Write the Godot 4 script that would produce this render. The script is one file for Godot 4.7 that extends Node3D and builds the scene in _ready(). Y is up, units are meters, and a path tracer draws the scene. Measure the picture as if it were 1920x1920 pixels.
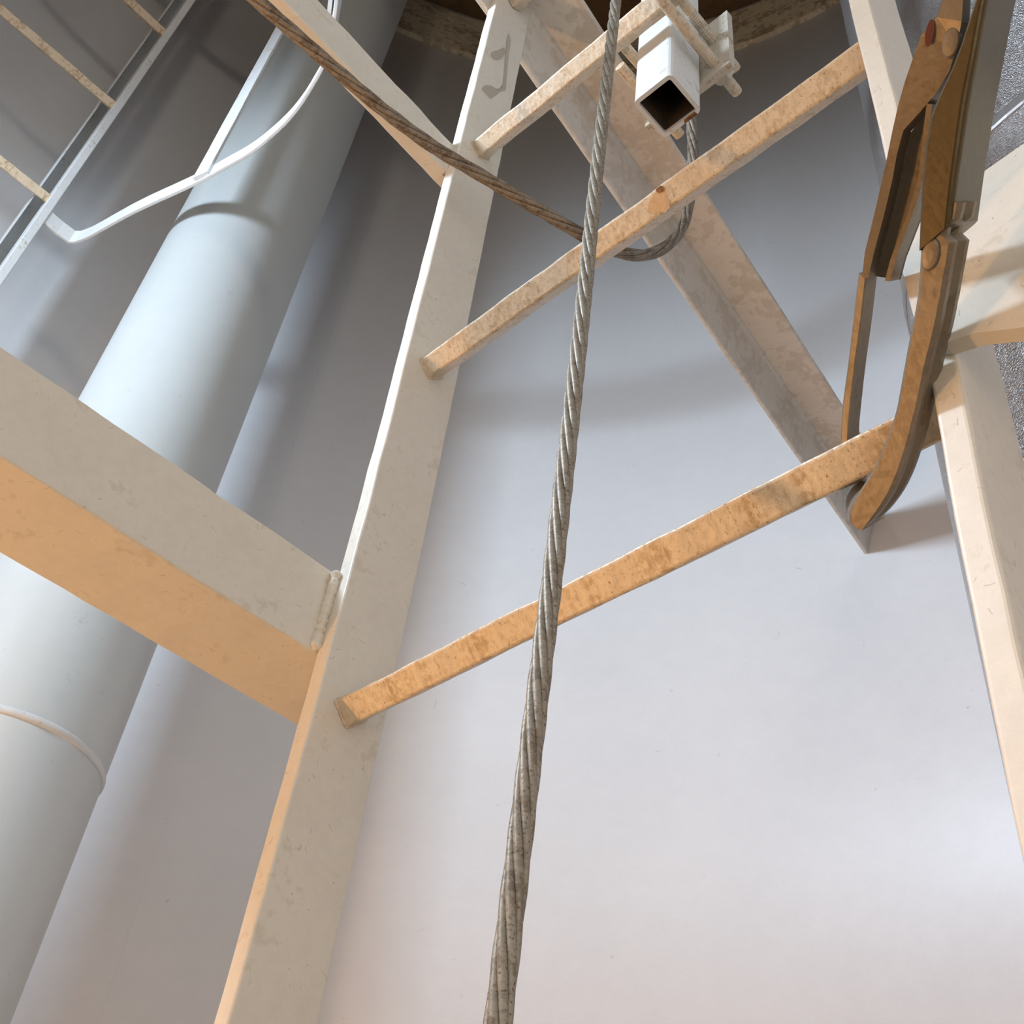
extends Node3D
# Inside a round steel shaft, looking up a ladder: a wire rope runs in front of its rungs, a snap hook is clipped on one of them.

const HOOK_NORMAL := Vector3(-0.1321, -0.7301, 0.6704)
const HOOK_ACROSS := Vector3(0.7778, -0.4956, -0.3866)
const HOOK_ALONG := Vector3(0.6145, 0.4704, 0.6333)
const BODY_INNER := [Vector3(0.3769, 0.0209, 0.0733), Vector3(0.3756, 0.0195, 0.0715), Vector3(0.3743, 0.0181, 0.0697), Vector3(0.3730, 0.0166, 0.0679), Vector3(0.3717, 0.0152, 0.0660), Vector3(0.3703, 0.0138, 0.0642), Vector3(0.3690, 0.0124, 0.0624), Vector3(0.3676, 0.0110, 0.0606), Vector3(0.3662, 0.0095, 0.0588), Vector3(0.3648, 0.0081, 0.0570), Vector3(0.3633, 0.0067, 0.0551), Vector3(0.3619, 0.0053, 0.0533), Vector3(0.3603, 0.0040, 0.0516), Vector3(0.3586, 0.0027, 0.0498), Vector3(0.3569, 0.0014, 0.0481), Vector3(0.3551, 0.0002, 0.0464), Vector3(0.3534, -0.0011, 0.0447), Vector3(0.3516, -0.0024, 0.0429), Vector3(0.3499, -0.0037, 0.0412), Vector3(0.3481, -0.0050, 0.0394), Vector3(0.3464, -0.0063, 0.0376), Vector3(0.3446, -0.0077, 0.0358), Vector3(0.3429, -0.0090, 0.0340), Vector3(0.3411, -0.0104, 0.0322), Vector3(0.3393, -0.0117, 0.0303), Vector3(0.3375, -0.0131, 0.0285), Vector3(0.3356, -0.0144, 0.0267), Vector3(0.3336, -0.0156, 0.0250), Vector3(0.3314, -0.0167, 0.0233), Vector3(0.3292, -0.0178, 0.0217), Vector3(0.3269, -0.0189, 0.0200), Vector3(0.3246, -0.0200, 0.0184), Vector3(0.3223, -0.0211, 0.0167), Vector3(0.3199, -0.0222, 0.0151), Vector3(0.3174, -0.0232, 0.0136), Vector3(0.3147, -0.0239, 0.0122), Vector3(0.3119, -0.0247, 0.0108), Vector3(0.3092, -0.0255, 0.0094), Vector3(0.3065, -0.0264, 0.0079), Vector3(0.3040, -0.0274, 0.0063), Vector3(0.3018, -0.0288, 0.0044), Vector3(0.3005, -0.0305, 0.0022), Vector3(0.3015, -0.0325, 0.0003), Vector3(0.3039, -0.0339, -0.0008)]
const BODY_OUTER := [Vector3(0.3878, 0.0150, 0.0690), Vector3(0.3862, 0.0138, 0.0674), Vector3(0.3846, 0.0127, 0.0658), Vector3(0.3830, 0.0115, 0.0642), Vector3(0.3814, 0.0103, 0.0626), Vector3(0.3798, 0.0091, 0.0610), Vector3(0.3782, 0.0079, 0.0594), Vector3(0.3767, 0.0067, 0.0578), Vector3(0.3751, 0.0055, 0.0561), Vector3(0.3735, 0.0043, 0.0545), Vector3(0.3719, 0.0030, 0.0528), Vector3(0.3703, 0.0018, 0.0511), Vector3(0.3687, 0.0005, 0.0494), Vector3(0.3670, -0.0007, 0.0478), Vector3(0.3654, -0.0020, 0.0461), Vector3(0.3637, -0.0032, 0.0444), Vector3(0.3620, -0.0044, 0.0427), Vector3(0.3602, -0.0056, 0.0411), Vector3(0.3584, -0.0068, 0.0394), Vector3(0.3565, -0.0080, 0.0378), Vector3(0.3547, -0.0092, 0.0361), Vector3(0.3529, -0.0104, 0.0344), Vector3(0.3511, -0.0117, 0.0327), Vector3(0.3493, -0.0129, 0.0310), Vector3(0.3475, -0.0142, 0.0292), Vector3(0.3457, -0.0155, 0.0275), Vector3(0.3439, -0.0168, 0.0257), Vector3(0.3420, -0.0180, 0.0240), Vector3(0.3401, -0.0193, 0.0223), Vector3(0.3382, -0.0205, 0.0205), Vector3(0.3363, -0.0218, 0.0188), Vector3(0.3343, -0.0230, 0.0170), Vector3(0.3322, -0.0242, 0.0153), Vector3(0.3301, -0.0254, 0.0136), Vector3(0.3280, -0.0266, 0.0119), Vector3(0.3258, -0.0277, 0.0102), Vector3(0.3235, -0.0288, 0.0086), Vector3(0.3211, -0.0298, 0.0070), Vector3(0.3185, -0.0307, 0.0055), Vector3(0.3159, -0.0315, 0.0041), Vector3(0.3131, -0.0322, 0.0028), Vector3(0.3103, -0.0328, 0.0016), Vector3(0.3073, -0.0332, 0.0006), Vector3(0.3042, -0.0336, -0.0004)]
const HOUSING_INNER := [Vector3(0.4370, 0.0565, 0.1239), Vector3(0.4319, 0.0537, 0.1198), Vector3(0.4268, 0.0508, 0.1157), Vector3(0.4215, 0.0479, 0.1115), Vector3(0.4161, 0.0450, 0.1073), Vector3(0.4107, 0.0421, 0.1030), Vector3(0.4048, 0.0393, 0.0989), Vector3(0.3985, 0.0370, 0.0951), Vector3(0.3922, 0.0344, 0.0910), Vector3(0.3872, 0.0305, 0.0858), Vector3(0.3825, 0.0262, 0.0802), Vector3(0.3779, 0.0218, 0.0745), Vector3(0.3735, 0.0172, 0.0686), Vector3(0.3691, 0.0125, 0.0626)]
const HOUSING_OUTER := [Vector3(0.4381, 0.0557, 0.1232), Vector3(0.4339, 0.0529, 0.1193), Vector3(0.4296, 0.0500, 0.1154), Vector3(0.4253, 0.0471, 0.1113), Vector3(0.4210, 0.0440, 0.1071), Vector3(0.4168, 0.0408, 0.1028), Vector3(0.4126, 0.0375, 0.0984), Vector3(0.4082, 0.0343, 0.0940), Vector3(0.4038, 0.0309, 0.0895), Vector3(0.3995, 0.0274, 0.0848), Vector3(0.3952, 0.0238, 0.0801), Vector3(0.3908, 0.0202, 0.0753), Vector3(0.3865, 0.0165, 0.0704), Vector3(0.3821, 0.0127, 0.0654)]
const LEVER_OUTER := [Vector3(0.4250, 0.0678, 0.1271), Vector3(0.4210, 0.0642, 0.1224), Vector3(0.4169, 0.0607, 0.1178), Vector3(0.4126, 0.0572, 0.1132), Vector3(0.4073, 0.0547, 0.1094), Vector3(0.4004, 0.0547, 0.1072), Vector3(0.3944, 0.0550, 0.1017), Vector3(0.3883, 0.0552, 0.0960), Vector3(0.3823, 0.0550, 0.0899), Vector3(0.3764, 0.0545, 0.0834), Vector3(0.3705, 0.0538, 0.0766), Vector3(0.3643, 0.0530, 0.0698), Vector3(0.3579, 0.0521, 0.0628), Vector3(0.3512, 0.0513, 0.0557), Vector3(0.3443, 0.0503, 0.0485), Vector3(0.3382, 0.0486, 0.0406)]
const LEVER_INNER := [Vector3(0.4278, 0.0658, 0.1255), Vector3(0.4242, 0.0619, 0.1205), Vector3(0.4205, 0.0580, 0.1155), Vector3(0.4168, 0.0540, 0.1105), Vector3(0.4129, 0.0501, 0.1054), Vector3(0.4081, 0.0484, 0.0999), Vector3(0.4025, 0.0484, 0.0940), Vector3(0.3955, 0.0494, 0.0893), Vector3(0.3878, 0.0510, 0.0857), Vector3(0.3798, 0.0527, 0.0823), Vector3(0.3735, 0.0522, 0.0758), Vector3(0.3675, 0.0513, 0.0686), Vector3(0.3610, 0.0505, 0.0615), Vector3(0.3542, 0.0496, 0.0544), Vector3(0.3471, 0.0487, 0.0472), Vector3(0.3401, 0.0473, 0.0396)]
const LEVER_FLANGE := [Vector3(0.3924, 0.0495, 0.0865), Vector3(0.3877, 0.0487, 0.0802), Vector3(0.3831, 0.0476, 0.0736), Vector3(0.3784, 0.0465, 0.0670), Vector3(0.3727, 0.0458, 0.0607), Vector3(0.3665, 0.0454, 0.0547), Vector3(0.3598, 0.0450, 0.0487), Vector3(0.3530, 0.0446, 0.0427), Vector3(0.3467, 0.0431, 0.0363)]
const LEVER_CHANNEL := [Vector3(0.3919, 0.0500, 0.0871), Vector3(0.3843, 0.0519, 0.0845), Vector3(0.3771, 0.0529, 0.0803), Vector3(0.3717, 0.0520, 0.0736), Vector3(0.3660, 0.0511, 0.0669), Vector3(0.3598, 0.0503, 0.0602), Vector3(0.3533, 0.0495, 0.0535), Vector3(0.3466, 0.0487, 0.0467), Vector3(0.3401, 0.0473, 0.0396)]
const GATE_OUTER := [Vector3(0.3377, 0.0501, 0.0422), Vector3(0.3328, 0.0461, 0.0368), Vector3(0.3280, 0.0420, 0.0314), Vector3(0.3231, 0.0378, 0.0259), Vector3(0.3182, 0.0336, 0.0204), Vector3(0.3130, 0.0294, 0.0148), Vector3(0.3078, 0.0252, 0.0092), Vector3(0.3030, 0.0207, 0.0033), Vector3(0.2984, 0.0160, -0.0028), Vector3(0.2948, 0.0108, -0.0091)]
const GATE_INNER := [Vector3(0.3396, 0.0479, 0.0401), Vector3(0.3350, 0.0439, 0.0349), Vector3(0.3303, 0.0399, 0.0296), Vector3(0.3254, 0.0359, 0.0243), Vector3(0.3204, 0.0319, 0.0189), Vector3(0.3155, 0.0278, 0.0134), Vector3(0.3107, 0.0235, 0.0079), Vector3(0.3058, 0.0192, 0.0022), Vector3(0.3013, 0.0146, -0.0037), Vector3(0.2979, 0.0096, -0.0098)]
const BEND_A := [Vector3(0.3123, -0.0237, 0.0075), Vector3(0.3104, -0.0237, 0.0071), Vector3(0.3086, -0.0238, 0.0066), Vector3(0.3070, -0.0241, 0.0061), Vector3(0.3055, -0.0244, 0.0054), Vector3(0.3042, -0.0249, 0.0046), Vector3(0.3031, -0.0254, 0.0039), Vector3(0.3021, -0.0258, 0.0032), Vector3(0.3013, -0.0264, 0.0024), Vector3(0.3007, -0.0269, 0.0017), Vector3(0.3003, -0.0274, 0.0011), Vector3(0.3000, -0.0279, 0.0005), Vector3(0.2999, -0.0284, -0.0001), Vector3(0.3000, -0.0289, -0.0006), Vector3(0.3003, -0.0294, -0.0011), Vector3(0.3007, -0.0298, -0.0015), Vector3(0.3013, -0.0303, -0.0018), Vector3(0.3020, -0.0307, -0.0022), Vector3(0.3031, -0.0310, -0.0022), Vector3(0.3045, -0.0311, -0.0021), Vector3(0.3063, -0.0310, -0.0016), Vector3(0.3084, -0.0308, -0.0010), Vector3(0.3104, -0.0305, -0.0003), Vector3(0.3122, -0.0301, 0.0006), Vector3(0.3139, -0.0295, 0.0014), Vector3(0.3154, -0.0290, 0.0024), Vector3(0.3164, -0.0282, 0.0034), Vector3(0.3168, -0.0274, 0.0044), Vector3(0.3168, -0.0264, 0.0054), Vector3(0.3161, -0.0253, 0.0065), Vector3(0.3152, -0.0245, 0.0072), Vector3(0.3139, -0.0239, 0.0076)]
const BEND_B := [Vector3(0.3063, -0.0114, -0.0026), Vector3(0.3044, -0.0114, -0.0030), Vector3(0.3026, -0.0115, -0.0035), Vector3(0.3010, -0.0118, -0.0041), Vector3(0.2996, -0.0121, -0.0048), Vector3(0.2983, -0.0126, -0.0055), Vector3(0.2972, -0.0130, -0.0062), Vector3(0.2962, -0.0135, -0.0069), Vector3(0.2955, -0.0140, -0.0076), Vector3(0.2948, -0.0145, -0.0083), Vector3(0.2944, -0.0150, -0.0090), Vector3(0.2941, -0.0155, -0.0096), Vector3(0.2940, -0.0160, -0.0101), Vector3(0.2941, -0.0165, -0.0106), Vector3(0.2944, -0.0170, -0.0111), Vector3(0.2948, -0.0174, -0.0115), Vector3(0.2954, -0.0179, -0.0119), Vector3(0.2961, -0.0183, -0.0122), Vector3(0.2972, -0.0186, -0.0123), Vector3(0.2986, -0.0187, -0.0121), Vector3(0.3004, -0.0186, -0.0117), Vector3(0.3024, -0.0184, -0.0110), Vector3(0.3044, -0.0181, -0.0103), Vector3(0.3061, -0.0177, -0.0095), Vector3(0.3078, -0.0172, -0.0087), Vector3(0.3093, -0.0166, -0.0077), Vector3(0.3103, -0.0159, -0.0068), Vector3(0.3107, -0.0150, -0.0058), Vector3(0.3106, -0.0141, -0.0047), Vector3(0.3100, -0.0130, -0.0037), Vector3(0.3091, -0.0122, -0.0030), Vector3(0.3078, -0.0116, -0.0026)]
const BEND_C := [Vector3(0.2989, 0.0048, -0.0133), Vector3(0.2974, 0.0048, -0.0136), Vector3(0.2960, 0.0047, -0.0140), Vector3(0.2948, 0.0045, -0.0145), Vector3(0.2936, 0.0042, -0.0150), Vector3(0.2927, 0.0039, -0.0156), Vector3(0.2918, 0.0035, -0.0161), Vector3(0.2910, 0.0031, -0.0167), Vector3(0.2904, 0.0028, -0.0172), Vector3(0.2899, 0.0024, -0.0178), Vector3(0.2896, 0.0020, -0.0183), Vector3(0.2894, 0.0016, -0.0187), Vector3(0.2893, 0.0012, -0.0192), Vector3(0.2894, 0.0008, -0.0196), Vector3(0.2896, 0.0004, -0.0199), Vector3(0.2899, 0.0001, -0.0202), Vector3(0.2904, -0.0003, -0.0205), Vector3(0.2909, -0.0006, -0.0208), Vector3(0.2918, -0.0008, -0.0208), Vector3(0.2929, -0.0009, -0.0207), Vector3(0.2943, -0.0009, -0.0204), Vector3(0.2959, -0.0007, -0.0199), Vector3(0.2974, -0.0005, -0.0194), Vector3(0.2988, -0.0002, -0.0187), Vector3(0.3001, 0.0002, -0.0181), Vector3(0.3013, 0.0007, -0.0174), Vector3(0.3021, 0.0012, -0.0166), Vector3(0.3024, 0.0019, -0.0158), Vector3(0.3023, 0.0026, -0.0150), Vector3(0.3018, 0.0035, -0.0142), Vector3(0.3011, 0.0042, -0.0136), Vector3(0.3001, 0.0046, -0.0133)]
const BEND_D := [Vector3(0.2971, 0.0188, -0.0156), Vector3(0.2961, 0.0188, -0.0158), Vector3(0.2952, 0.0187, -0.0160), Vector3(0.2944, 0.0186, -0.0163), Vector3(0.2937, 0.0184, -0.0167), Vector3(0.2930, 0.0182, -0.0170), Vector3(0.2925, 0.0180, -0.0174), Vector3(0.2920, 0.0177, -0.0178), Vector3(0.2916, 0.0175, -0.0181), Vector3(0.2913, 0.0172, -0.0184), Vector3(0.2910, 0.0170, -0.0188), Vector3(0.2909, 0.0167, -0.0191), Vector3(0.2909, 0.0165, -0.0194), Vector3(0.2909, 0.0162, -0.0196), Vector3(0.2910, 0.0160, -0.0199), Vector3(0.2913, 0.0157, -0.0201), Vector3(0.2915, 0.0155, -0.0203), Vector3(0.2919, 0.0153, -0.0204), Vector3(0.2925, 0.0152, -0.0205), Vector3(0.2932, 0.0151, -0.0204), Vector3(0.2941, 0.0151, -0.0202), Vector3(0.2951, 0.0152, -0.0199), Vector3(0.2961, 0.0153, -0.0195), Vector3(0.2970, 0.0155, -0.0192), Vector3(0.2979, 0.0158, -0.0187), Vector3(0.2986, 0.0161, -0.0183), Vector3(0.2991, 0.0164, -0.0178), Vector3(0.2994, 0.0169, -0.0173), Vector3(0.2993, 0.0174, -0.0167), Vector3(0.2990, 0.0179, -0.0162), Vector3(0.2985, 0.0183, -0.0158), Vector3(0.2979, 0.0186, -0.0156)]
const HOOK_MARKS := [Vector3(0.3715, 0.0102, 0.0605), Vector3(0.4073, 0.0494, 0.1015), Vector3(0.4033, 0.0533, 0.1068)]
const PAINT_RUN_SMALL := [Vector3(-0.0052, 0.7580, 0.0131), Vector3(-0.0052, 0.7631, 0.0113), Vector3(-0.0052, 0.7687, 0.0087), Vector3(-0.0052, 0.7747, 0.0055), Vector3(-0.0052, 0.7806, 0.0031), Vector3(-0.0052, 0.7865, 0.0016), Vector3(-0.0052, 0.7892, 0.0001), Vector3(-0.0052, 0.7886, -0.0015), Vector3(-0.0052, 0.7861, -0.0024), Vector3(-0.0052, 0.7818, -0.0025), Vector3(-0.0052, 0.7768, -0.0021), Vector3(-0.0052, 0.7710, -0.0011), Vector3(-0.0052, 0.7645, 0.0008), Vector3(-0.0052, 0.7574, 0.0034), Vector3(-0.0052, 0.7527, 0.0063), Vector3(-0.0052, 0.7505, 0.0092), Vector3(-0.0052, 0.7509, 0.0115), Vector3(-0.0052, 0.7539, 0.0132)]
const PAINT_RUN_LONG := [Vector3(-0.0052, 0.6836, 0.0139), Vector3(-0.0052, 0.6905, 0.0123), Vector3(-0.0052, 0.6964, 0.0095), Vector3(-0.0052, 0.7013, 0.0055), Vector3(-0.0052, 0.7042, 0.0019), Vector3(-0.0052, 0.7050, -0.0014), Vector3(-0.0052, 0.7077, -0.0042), Vector3(-0.0052, 0.7123, -0.0064), Vector3(-0.0052, 0.7176, -0.0076), Vector3(-0.0052, 0.7235, -0.0080), Vector3(-0.0052, 0.7395, -0.0070), Vector3(-0.0052, 0.7660, -0.0048), Vector3(-0.0052, 0.7904, -0.0028), Vector3(-0.0052, 0.8127, -0.0011), Vector3(-0.0052, 0.8235, -0.0010), Vector3(-0.0052, 0.8226, -0.0026), Vector3(-0.0052, 0.8202, -0.0043), Vector3(-0.0052, 0.8162, -0.0059), Vector3(-0.0052, 0.8068, -0.0068), Vector3(-0.0052, 0.7923, -0.0071), Vector3(-0.0052, 0.7717, -0.0084), Vector3(-0.0052, 0.7453, -0.0108), Vector3(-0.0052, 0.7292, -0.0125), Vector3(-0.0052, 0.7230, -0.0134), Vector3(-0.0052, 0.7171, -0.0122), Vector3(-0.0052, 0.7114, -0.0089), Vector3(-0.0052, 0.7051, -0.0064), Vector3(-0.0052, 0.6982, -0.0046), Vector3(-0.0052, 0.6898, -0.0019), Vector3(-0.0052, 0.6800, 0.0016), Vector3(-0.0052, 0.6747, 0.0052), Vector3(-0.0052, 0.6736, 0.0090), Vector3(-0.0052, 0.6749, 0.0118), Vector3(-0.0052, 0.6784, 0.0138)]
const PAINT_CHIP := [Vector3(0.2088, 0.2854, 0.0106), Vector3(0.2125, 0.2855, 0.0107), Vector3(0.2144, 0.2838, 0.0090), Vector3(0.2131, 0.2826, 0.0078), Vector3(0.2102, 0.2829, 0.0081), Vector3(0.2087, 0.2841, 0.0093)]
const RUST_STAIN := [Vector3(0.2072, 0.2844, 0.0094), Vector3(0.2134, 0.2831, 0.0081), Vector3(0.2131, 0.2790, 0.0040), Vector3(0.2120, 0.2754, 0.0004), Vector3(0.2077, 0.2745, -0.0005), Vector3(0.2048, 0.2766, 0.0016), Vector3(0.2017, 0.2767, 0.0017), Vector3(0.1979, 0.2797, 0.0047), Vector3(0.2012, 0.2824, 0.0074)]
const LOOP_PATH := [Vector3(-0.0632, 0.6442, 0.4492), Vector3(-0.0359, 0.5475, 0.3360), Vector3(-0.0176, 0.5231, 0.2605), Vector3(-0.0085, 0.5109, 0.2228), Vector3(-0.0034, 0.5051, 0.1843), Vector3(0.0027, 0.4980, 0.1446), Vector3(0.0107, 0.4894, 0.1051), Vector3(0.0181, 0.4889, 0.0587), Vector3(0.0302, 0.4889, 0.0138), Vector3(0.0465, 0.4815, -0.0297), Vector3(0.0593, 0.4788, -0.0688), Vector3(0.0647, 0.4834, -0.0954), Vector3(0.0706, 0.4933, -0.1193), Vector3(0.0759, 0.5119, -0.1409), Vector3(0.0858, 0.5379, -0.1576), Vector3(0.0931, 0.5801, -0.1694), Vector3(0.1005, 0.6308, -0.1694), Vector3(0.1060, 0.6826, -0.1658), Vector3(0.1096, 0.7353, -0.1587), Vector3(0.1221, 0.8209, -0.1370), Vector3(0.1471, 0.9560, -0.1023), Vector3(0.1471, 1.3060, -0.1123), Vector3(0.1471, 1.8560, -0.1223)]
const ROPE_PATH := [Vector3(0.2404, -0.8827, 0.1050), Vector3(0.2244, -0.4045, 0.0842), Vector3(0.2163, -0.1425, 0.0722), Vector3(0.2132, -0.0351, 0.0671), Vector3(0.2083, 0.1077, 0.0610), Vector3(0.2022, 0.2680, 0.0548), Vector3(0.1936, 0.5151, 0.0444), Vector3(0.1825, 0.8461, 0.0300), Vector3(0.1665, 1.3243, 0.0093)]

const SHAFT := Vector2(0.1078, 0.1695)      # axis of the round shaft (x, z)
const SHAFT_R := 1.1621

var M := {}
var used := {}
var wob := FastNoiseLite.new()

# ------------------------------------------------------------------ nodes
func numbered(called: String) -> String:
	var k: int = used.get(called, 0)
	used[called] = k + 1
	return called if k == 0 else "%s_%03d" % [called, k]

func thing(called: String, label: String, category: String, at := Vector3.ZERO, group := "") -> Node3D:
	var o := Node3D.new()
	o.name = numbered(called)
	add_child(o)
	o.position = at
	o.set_meta("label", label)
	o.set_meta("category", category)
	if group != "":
		o.set_meta("group", group)
	return o

func put(called: String, tris: PackedVector3Array, m: Material, parent: Node, smooth := false, label := "") -> MeshInstance3D:
	var o := MeshInstance3D.new()
	o.name = called
	parent.add_child(o, true)
	var off := Vector3.ZERO
	var p := parent
	while p is Node3D and p != self:
		off += (p as Node3D).position
		p = p.get_parent()
	o.mesh = solid(tris, smooth, off)
	o.material_override = m
	if label != "":
		o.set_meta("label", label)
	return o

func structure(o: Node) -> void:
	o.set_meta("kind", "structure")

# ------------------------------------------------------------------ mesh helpers
func solid(t: PackedVector3Array, smooth: bool, off := Vector3.ZERO) -> ArrayMesh:
	var vol := 0.0
	for i in range(0, t.size(), 3):
		vol += (t[i] - t[0]).dot((t[i + 1] - t[0]).cross(t[i + 2] - t[0]))
	var st := SurfaceTool.new()
	st.begin(Mesh.PRIMITIVE_TRIANGLES)
	st.set_smooth_group(0 if smooth else -1)
	for i in range(0, t.size(), 3):
		st.add_vertex(t[i] - off)
		if vol > 0.0:
			st.add_vertex(t[i + 2] - off)
			st.add_vertex(t[i + 1] - off)
		else:
			st.add_vertex(t[i + 1] - off)
			st.add_vertex(t[i + 2] - off)
	st.generate_normals()
	return st.commit()

func cap(t: PackedVector3Array, ring: PackedVector3Array, flip: bool) -> void:
	var nrm := Vector3.ZERO
	var c := ring.size()
	for i in c:
		nrm += (ring[i] - ring[0]).cross(ring[(i + 1) % c] - ring[0])
	nrm = nrm.normalized()
	var u := (Vector3.UP if absf(nrm.y) < 0.9 else Vector3.RIGHT).cross(nrm).normalized()
	var v := nrm.cross(u)
	var flat := PackedVector2Array()
	for p in ring:
		flat.append(Vector2((p - ring[0]).dot(u), (p - ring[0]).dot(v)))
	var idx := Geometry2D.triangulate_polygon(flat)
	for i in range(0, idx.size(), 3):
		var a := flat[idx[i]]
		var b := flat[idx[i + 1]]
		var d := flat[idx[i + 2]]
		var ccw := (b - a).cross(d - a) > 0.0
		if ccw != flip:
			t.append_array([ring[idx[i]], ring[idx[i + 1]], ring[idx[i + 2]]])
		else:
			t.append_array([ring[idx[i]], ring[idx[i + 2]], ring[idx[i + 1]]])

# skin over a row of rings of equal count; ends capped
func loft(rings: Array, capped := true) -> PackedVector3Array:
	var t := PackedVector3Array()
	var c: int = rings[0].size()
	for i in rings.size() - 1:
		var a: PackedVector3Array = rings[i]
		var b: PackedVector3Array = rings[i + 1]
		for j in c:
			var k := (j + 1) % c
			t.append_array([a[j], a[k], b[k], a[j], b[k], b[j]])
	if capped:
		cap(t, rings[0], true)
		cap(t, rings[rings.size() - 1], false)
	return t

func rrect(x0: float, x1: float, y0: float, y1: float, r: float, seg := 3) -> PackedVector2Array:
	var o := PackedVector2Array()
	var cs := [Vector2(x1 - r, y1 - r), Vector2(x0 + r, y1 - r), Vector2(x0 + r, y0 + r), Vector2(x1 - r, y0 + r)]
	for q in 4:
		for s in seg + 1:
			var an := PI * 0.5 * (q + float(s) / seg)
			o.append(cs[q] + Vector2(cos(an), sin(an)) * r)
	return o

# an L with its outer corner at the origin: legs along +x (length a) and +y (length b), thickness t
func angle_section(a: float, b: float, t: float) -> PackedVector2Array:
	var r := t * 0.22
	return PackedVector2Array([Vector2(r, 0), Vector2(a - r, 0), Vector2(a, r), Vector2(a, t - r), Vector2(a - r, t), Vector2(t + t * 0.6, t), Vector2(t + t * 0.18, t + t * 0.18), Vector2(t, t + t * 0.6), Vector2(t, b - r), Vector2(t - r, b), Vector2(r, b), Vector2(0, b - r), Vector2(0, r)])

# straight bar: section (u, v) swept from a to b; hand-painted unevenness of `rough` metres
func bar(sec: PackedVector2Array, a: Vector3, b: Vector3, u: Vector3, v: Vector3, seg := 1, rough := 0.0) -> PackedVector3Array:
	var rings := []
	for i in seg + 1:
		var c := a.lerp(b, float(i) / seg)
		var ring := PackedVector3Array()
		for s in sec:
			var p := c + u * s.x + v * s.y
			if rough > 0.0:
				p += (u * wob.get_noise_3dv(p * 1000.0) + v * wob.get_noise_3dv(p * 1000.0 + Vector3(500, 90, 7))) * rough
			ring.append(p)
		rings.append(ring)
	return loft(rings)

func box(a: Vector3, b: Vector3, r := 0.0006) -> PackedVector3Array:
	return bar(rrect(a.x, b.x, a.y, b.y, r, 2), Vector3(0, 0, a.z), Vector3(0, 0, b.z), Vector3.RIGHT, Vector3.UP)

func circle(r: float, n: int) -> PackedVector2Array:
	var o := PackedVector2Array()
	for i in n:
		o.append(Vector2(cos(TAU * i / n), sin(TAU * i / n)) * r)
	return o

# plate given by its outline, thickened by `d`
func plate(outline: Array, d: Vector3) -> PackedVector3Array:
	var a := PackedVector3Array(outline)
	var b := PackedVector3Array()
	for p in a:
		b.append(p + d)
	return loft([a, b])

# strip between two edge lines, thickened by `d`
func strip(l: Array, r: Array, d: Vector3) -> PackedVector3Array:
	var rings := []
	for i in l.size():
		rings.append(PackedVector3Array([l[i], r[i], r[i] + d, l[i] + d]))
	return loft(rings)

# profile (r, y) turned about a vertical axis
func lathe(prof: Array, c: Vector2, n := 64, closed := true) -> PackedVector3Array:
	var t := PackedVector3Array()
	var m := prof.size()
	for i in n:
		var a0 := TAU * i / n
		var a1 := TAU * (i + 1) / n
		for j in (m if closed else m - 1):
			var p: Vector2 = prof[j]
			var q: Vector2 = prof[(j + 1) % m]
			var p0 := Vector3(c.x + cos(a0) * p.x, p.y, c.y + sin(a0) * p.x)
			var p1 := Vector3(c.x + cos(a1) * p.x, p.y, c.y + sin(a1) * p.x)
			var q0 := Vector3(c.x + cos(a0) * q.x, q.y, c.y + sin(a0) * q.x)
			var q1 := Vector3(c.x + cos(a1) * q.x, q.y, c.y + sin(a1) * q.x)
			if p.x > 0.0:
				t.append_array([p0, p1, q1])
			if q.x > 0.0:
				t.append_array([p0, q1, q0])
	return t

# smooth curve through points, sampled about every `step` metres, with parallel-transported frames
func curve_frames(pts: Array, step: float) -> Array:
	var path := PackedVector3Array()
	for i in pts.size() - 1:
		var p0: Vector3 = pts[maxi(i - 1, 0)]
		var p1: Vector3 = pts[i]
		var p2: Vector3 = pts[i + 1]
		var p3: Vector3 = pts[mini(i + 2, pts.size() - 1)]
		var k := maxi(1, int((p2 - p1).length() / step))
		for s in k:
			path.append(p1.cubic_interpolate(p2, p0, p3, float(s) / k))
	path.append(pts[pts.size() - 1])
	var out := []
	var nrm := Vector3.RIGHT
	var length := 0.0
	for i in path.size():
		var tan := (path[mini(i + 1, path.size() - 1)] - path[maxi(i - 1, 0)]).normalized()
		nrm = (nrm - tan * nrm.dot(tan)).normalized()
		if i > 0:
			length += path[i].distance_to(path[i - 1])
		out.append([path[i], nrm, tan.cross(nrm), length])
	return out

func tube_along(fr: Array, r: float, n := 12) -> PackedVector3Array:
	var rings := []
	for f in fr:
		var ring := PackedVector3Array()
		for i in n:
			ring.append(f[0] + (f[1] * cos(TAU * i / n) + f[2] * sin(TAU * i / n)) * r)
		rings.append(ring)
	return loft(rings)

# six strands laid round a core
func wire_rope(o: Node3D, pts: Array, d: float, pitch: float, step: float, m: Material, phase: float) -> void:
	var fr := curve_frames(pts, step)
	var rs := d / 6.0
	put("core", tube_along(fr, rs * 1.05, 6), m, o, true)
	for k in 6:
		var rings := []
		for f in fr:
			var an: float = phase + TAU * k / 6.0 - TAU * float(f[3]) / pitch
			var out: Vector3 = f[1] * cos(an) + f[2] * sin(an)
			var side: Vector3 = -f[1] * sin(an) + f[2] * cos(an)
			var c: Vector3 = f[0] + out * rs * 1.96
			var ring := PackedVector3Array()
			for i in 9:
				ring.append(c + (out * cos(TAU * i / 9.0) + side * sin(TAU * i / 9.0) * 1.12) * rs)
			rings.append(ring)
		put("strand", loft(rings), m, o, true)

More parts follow.
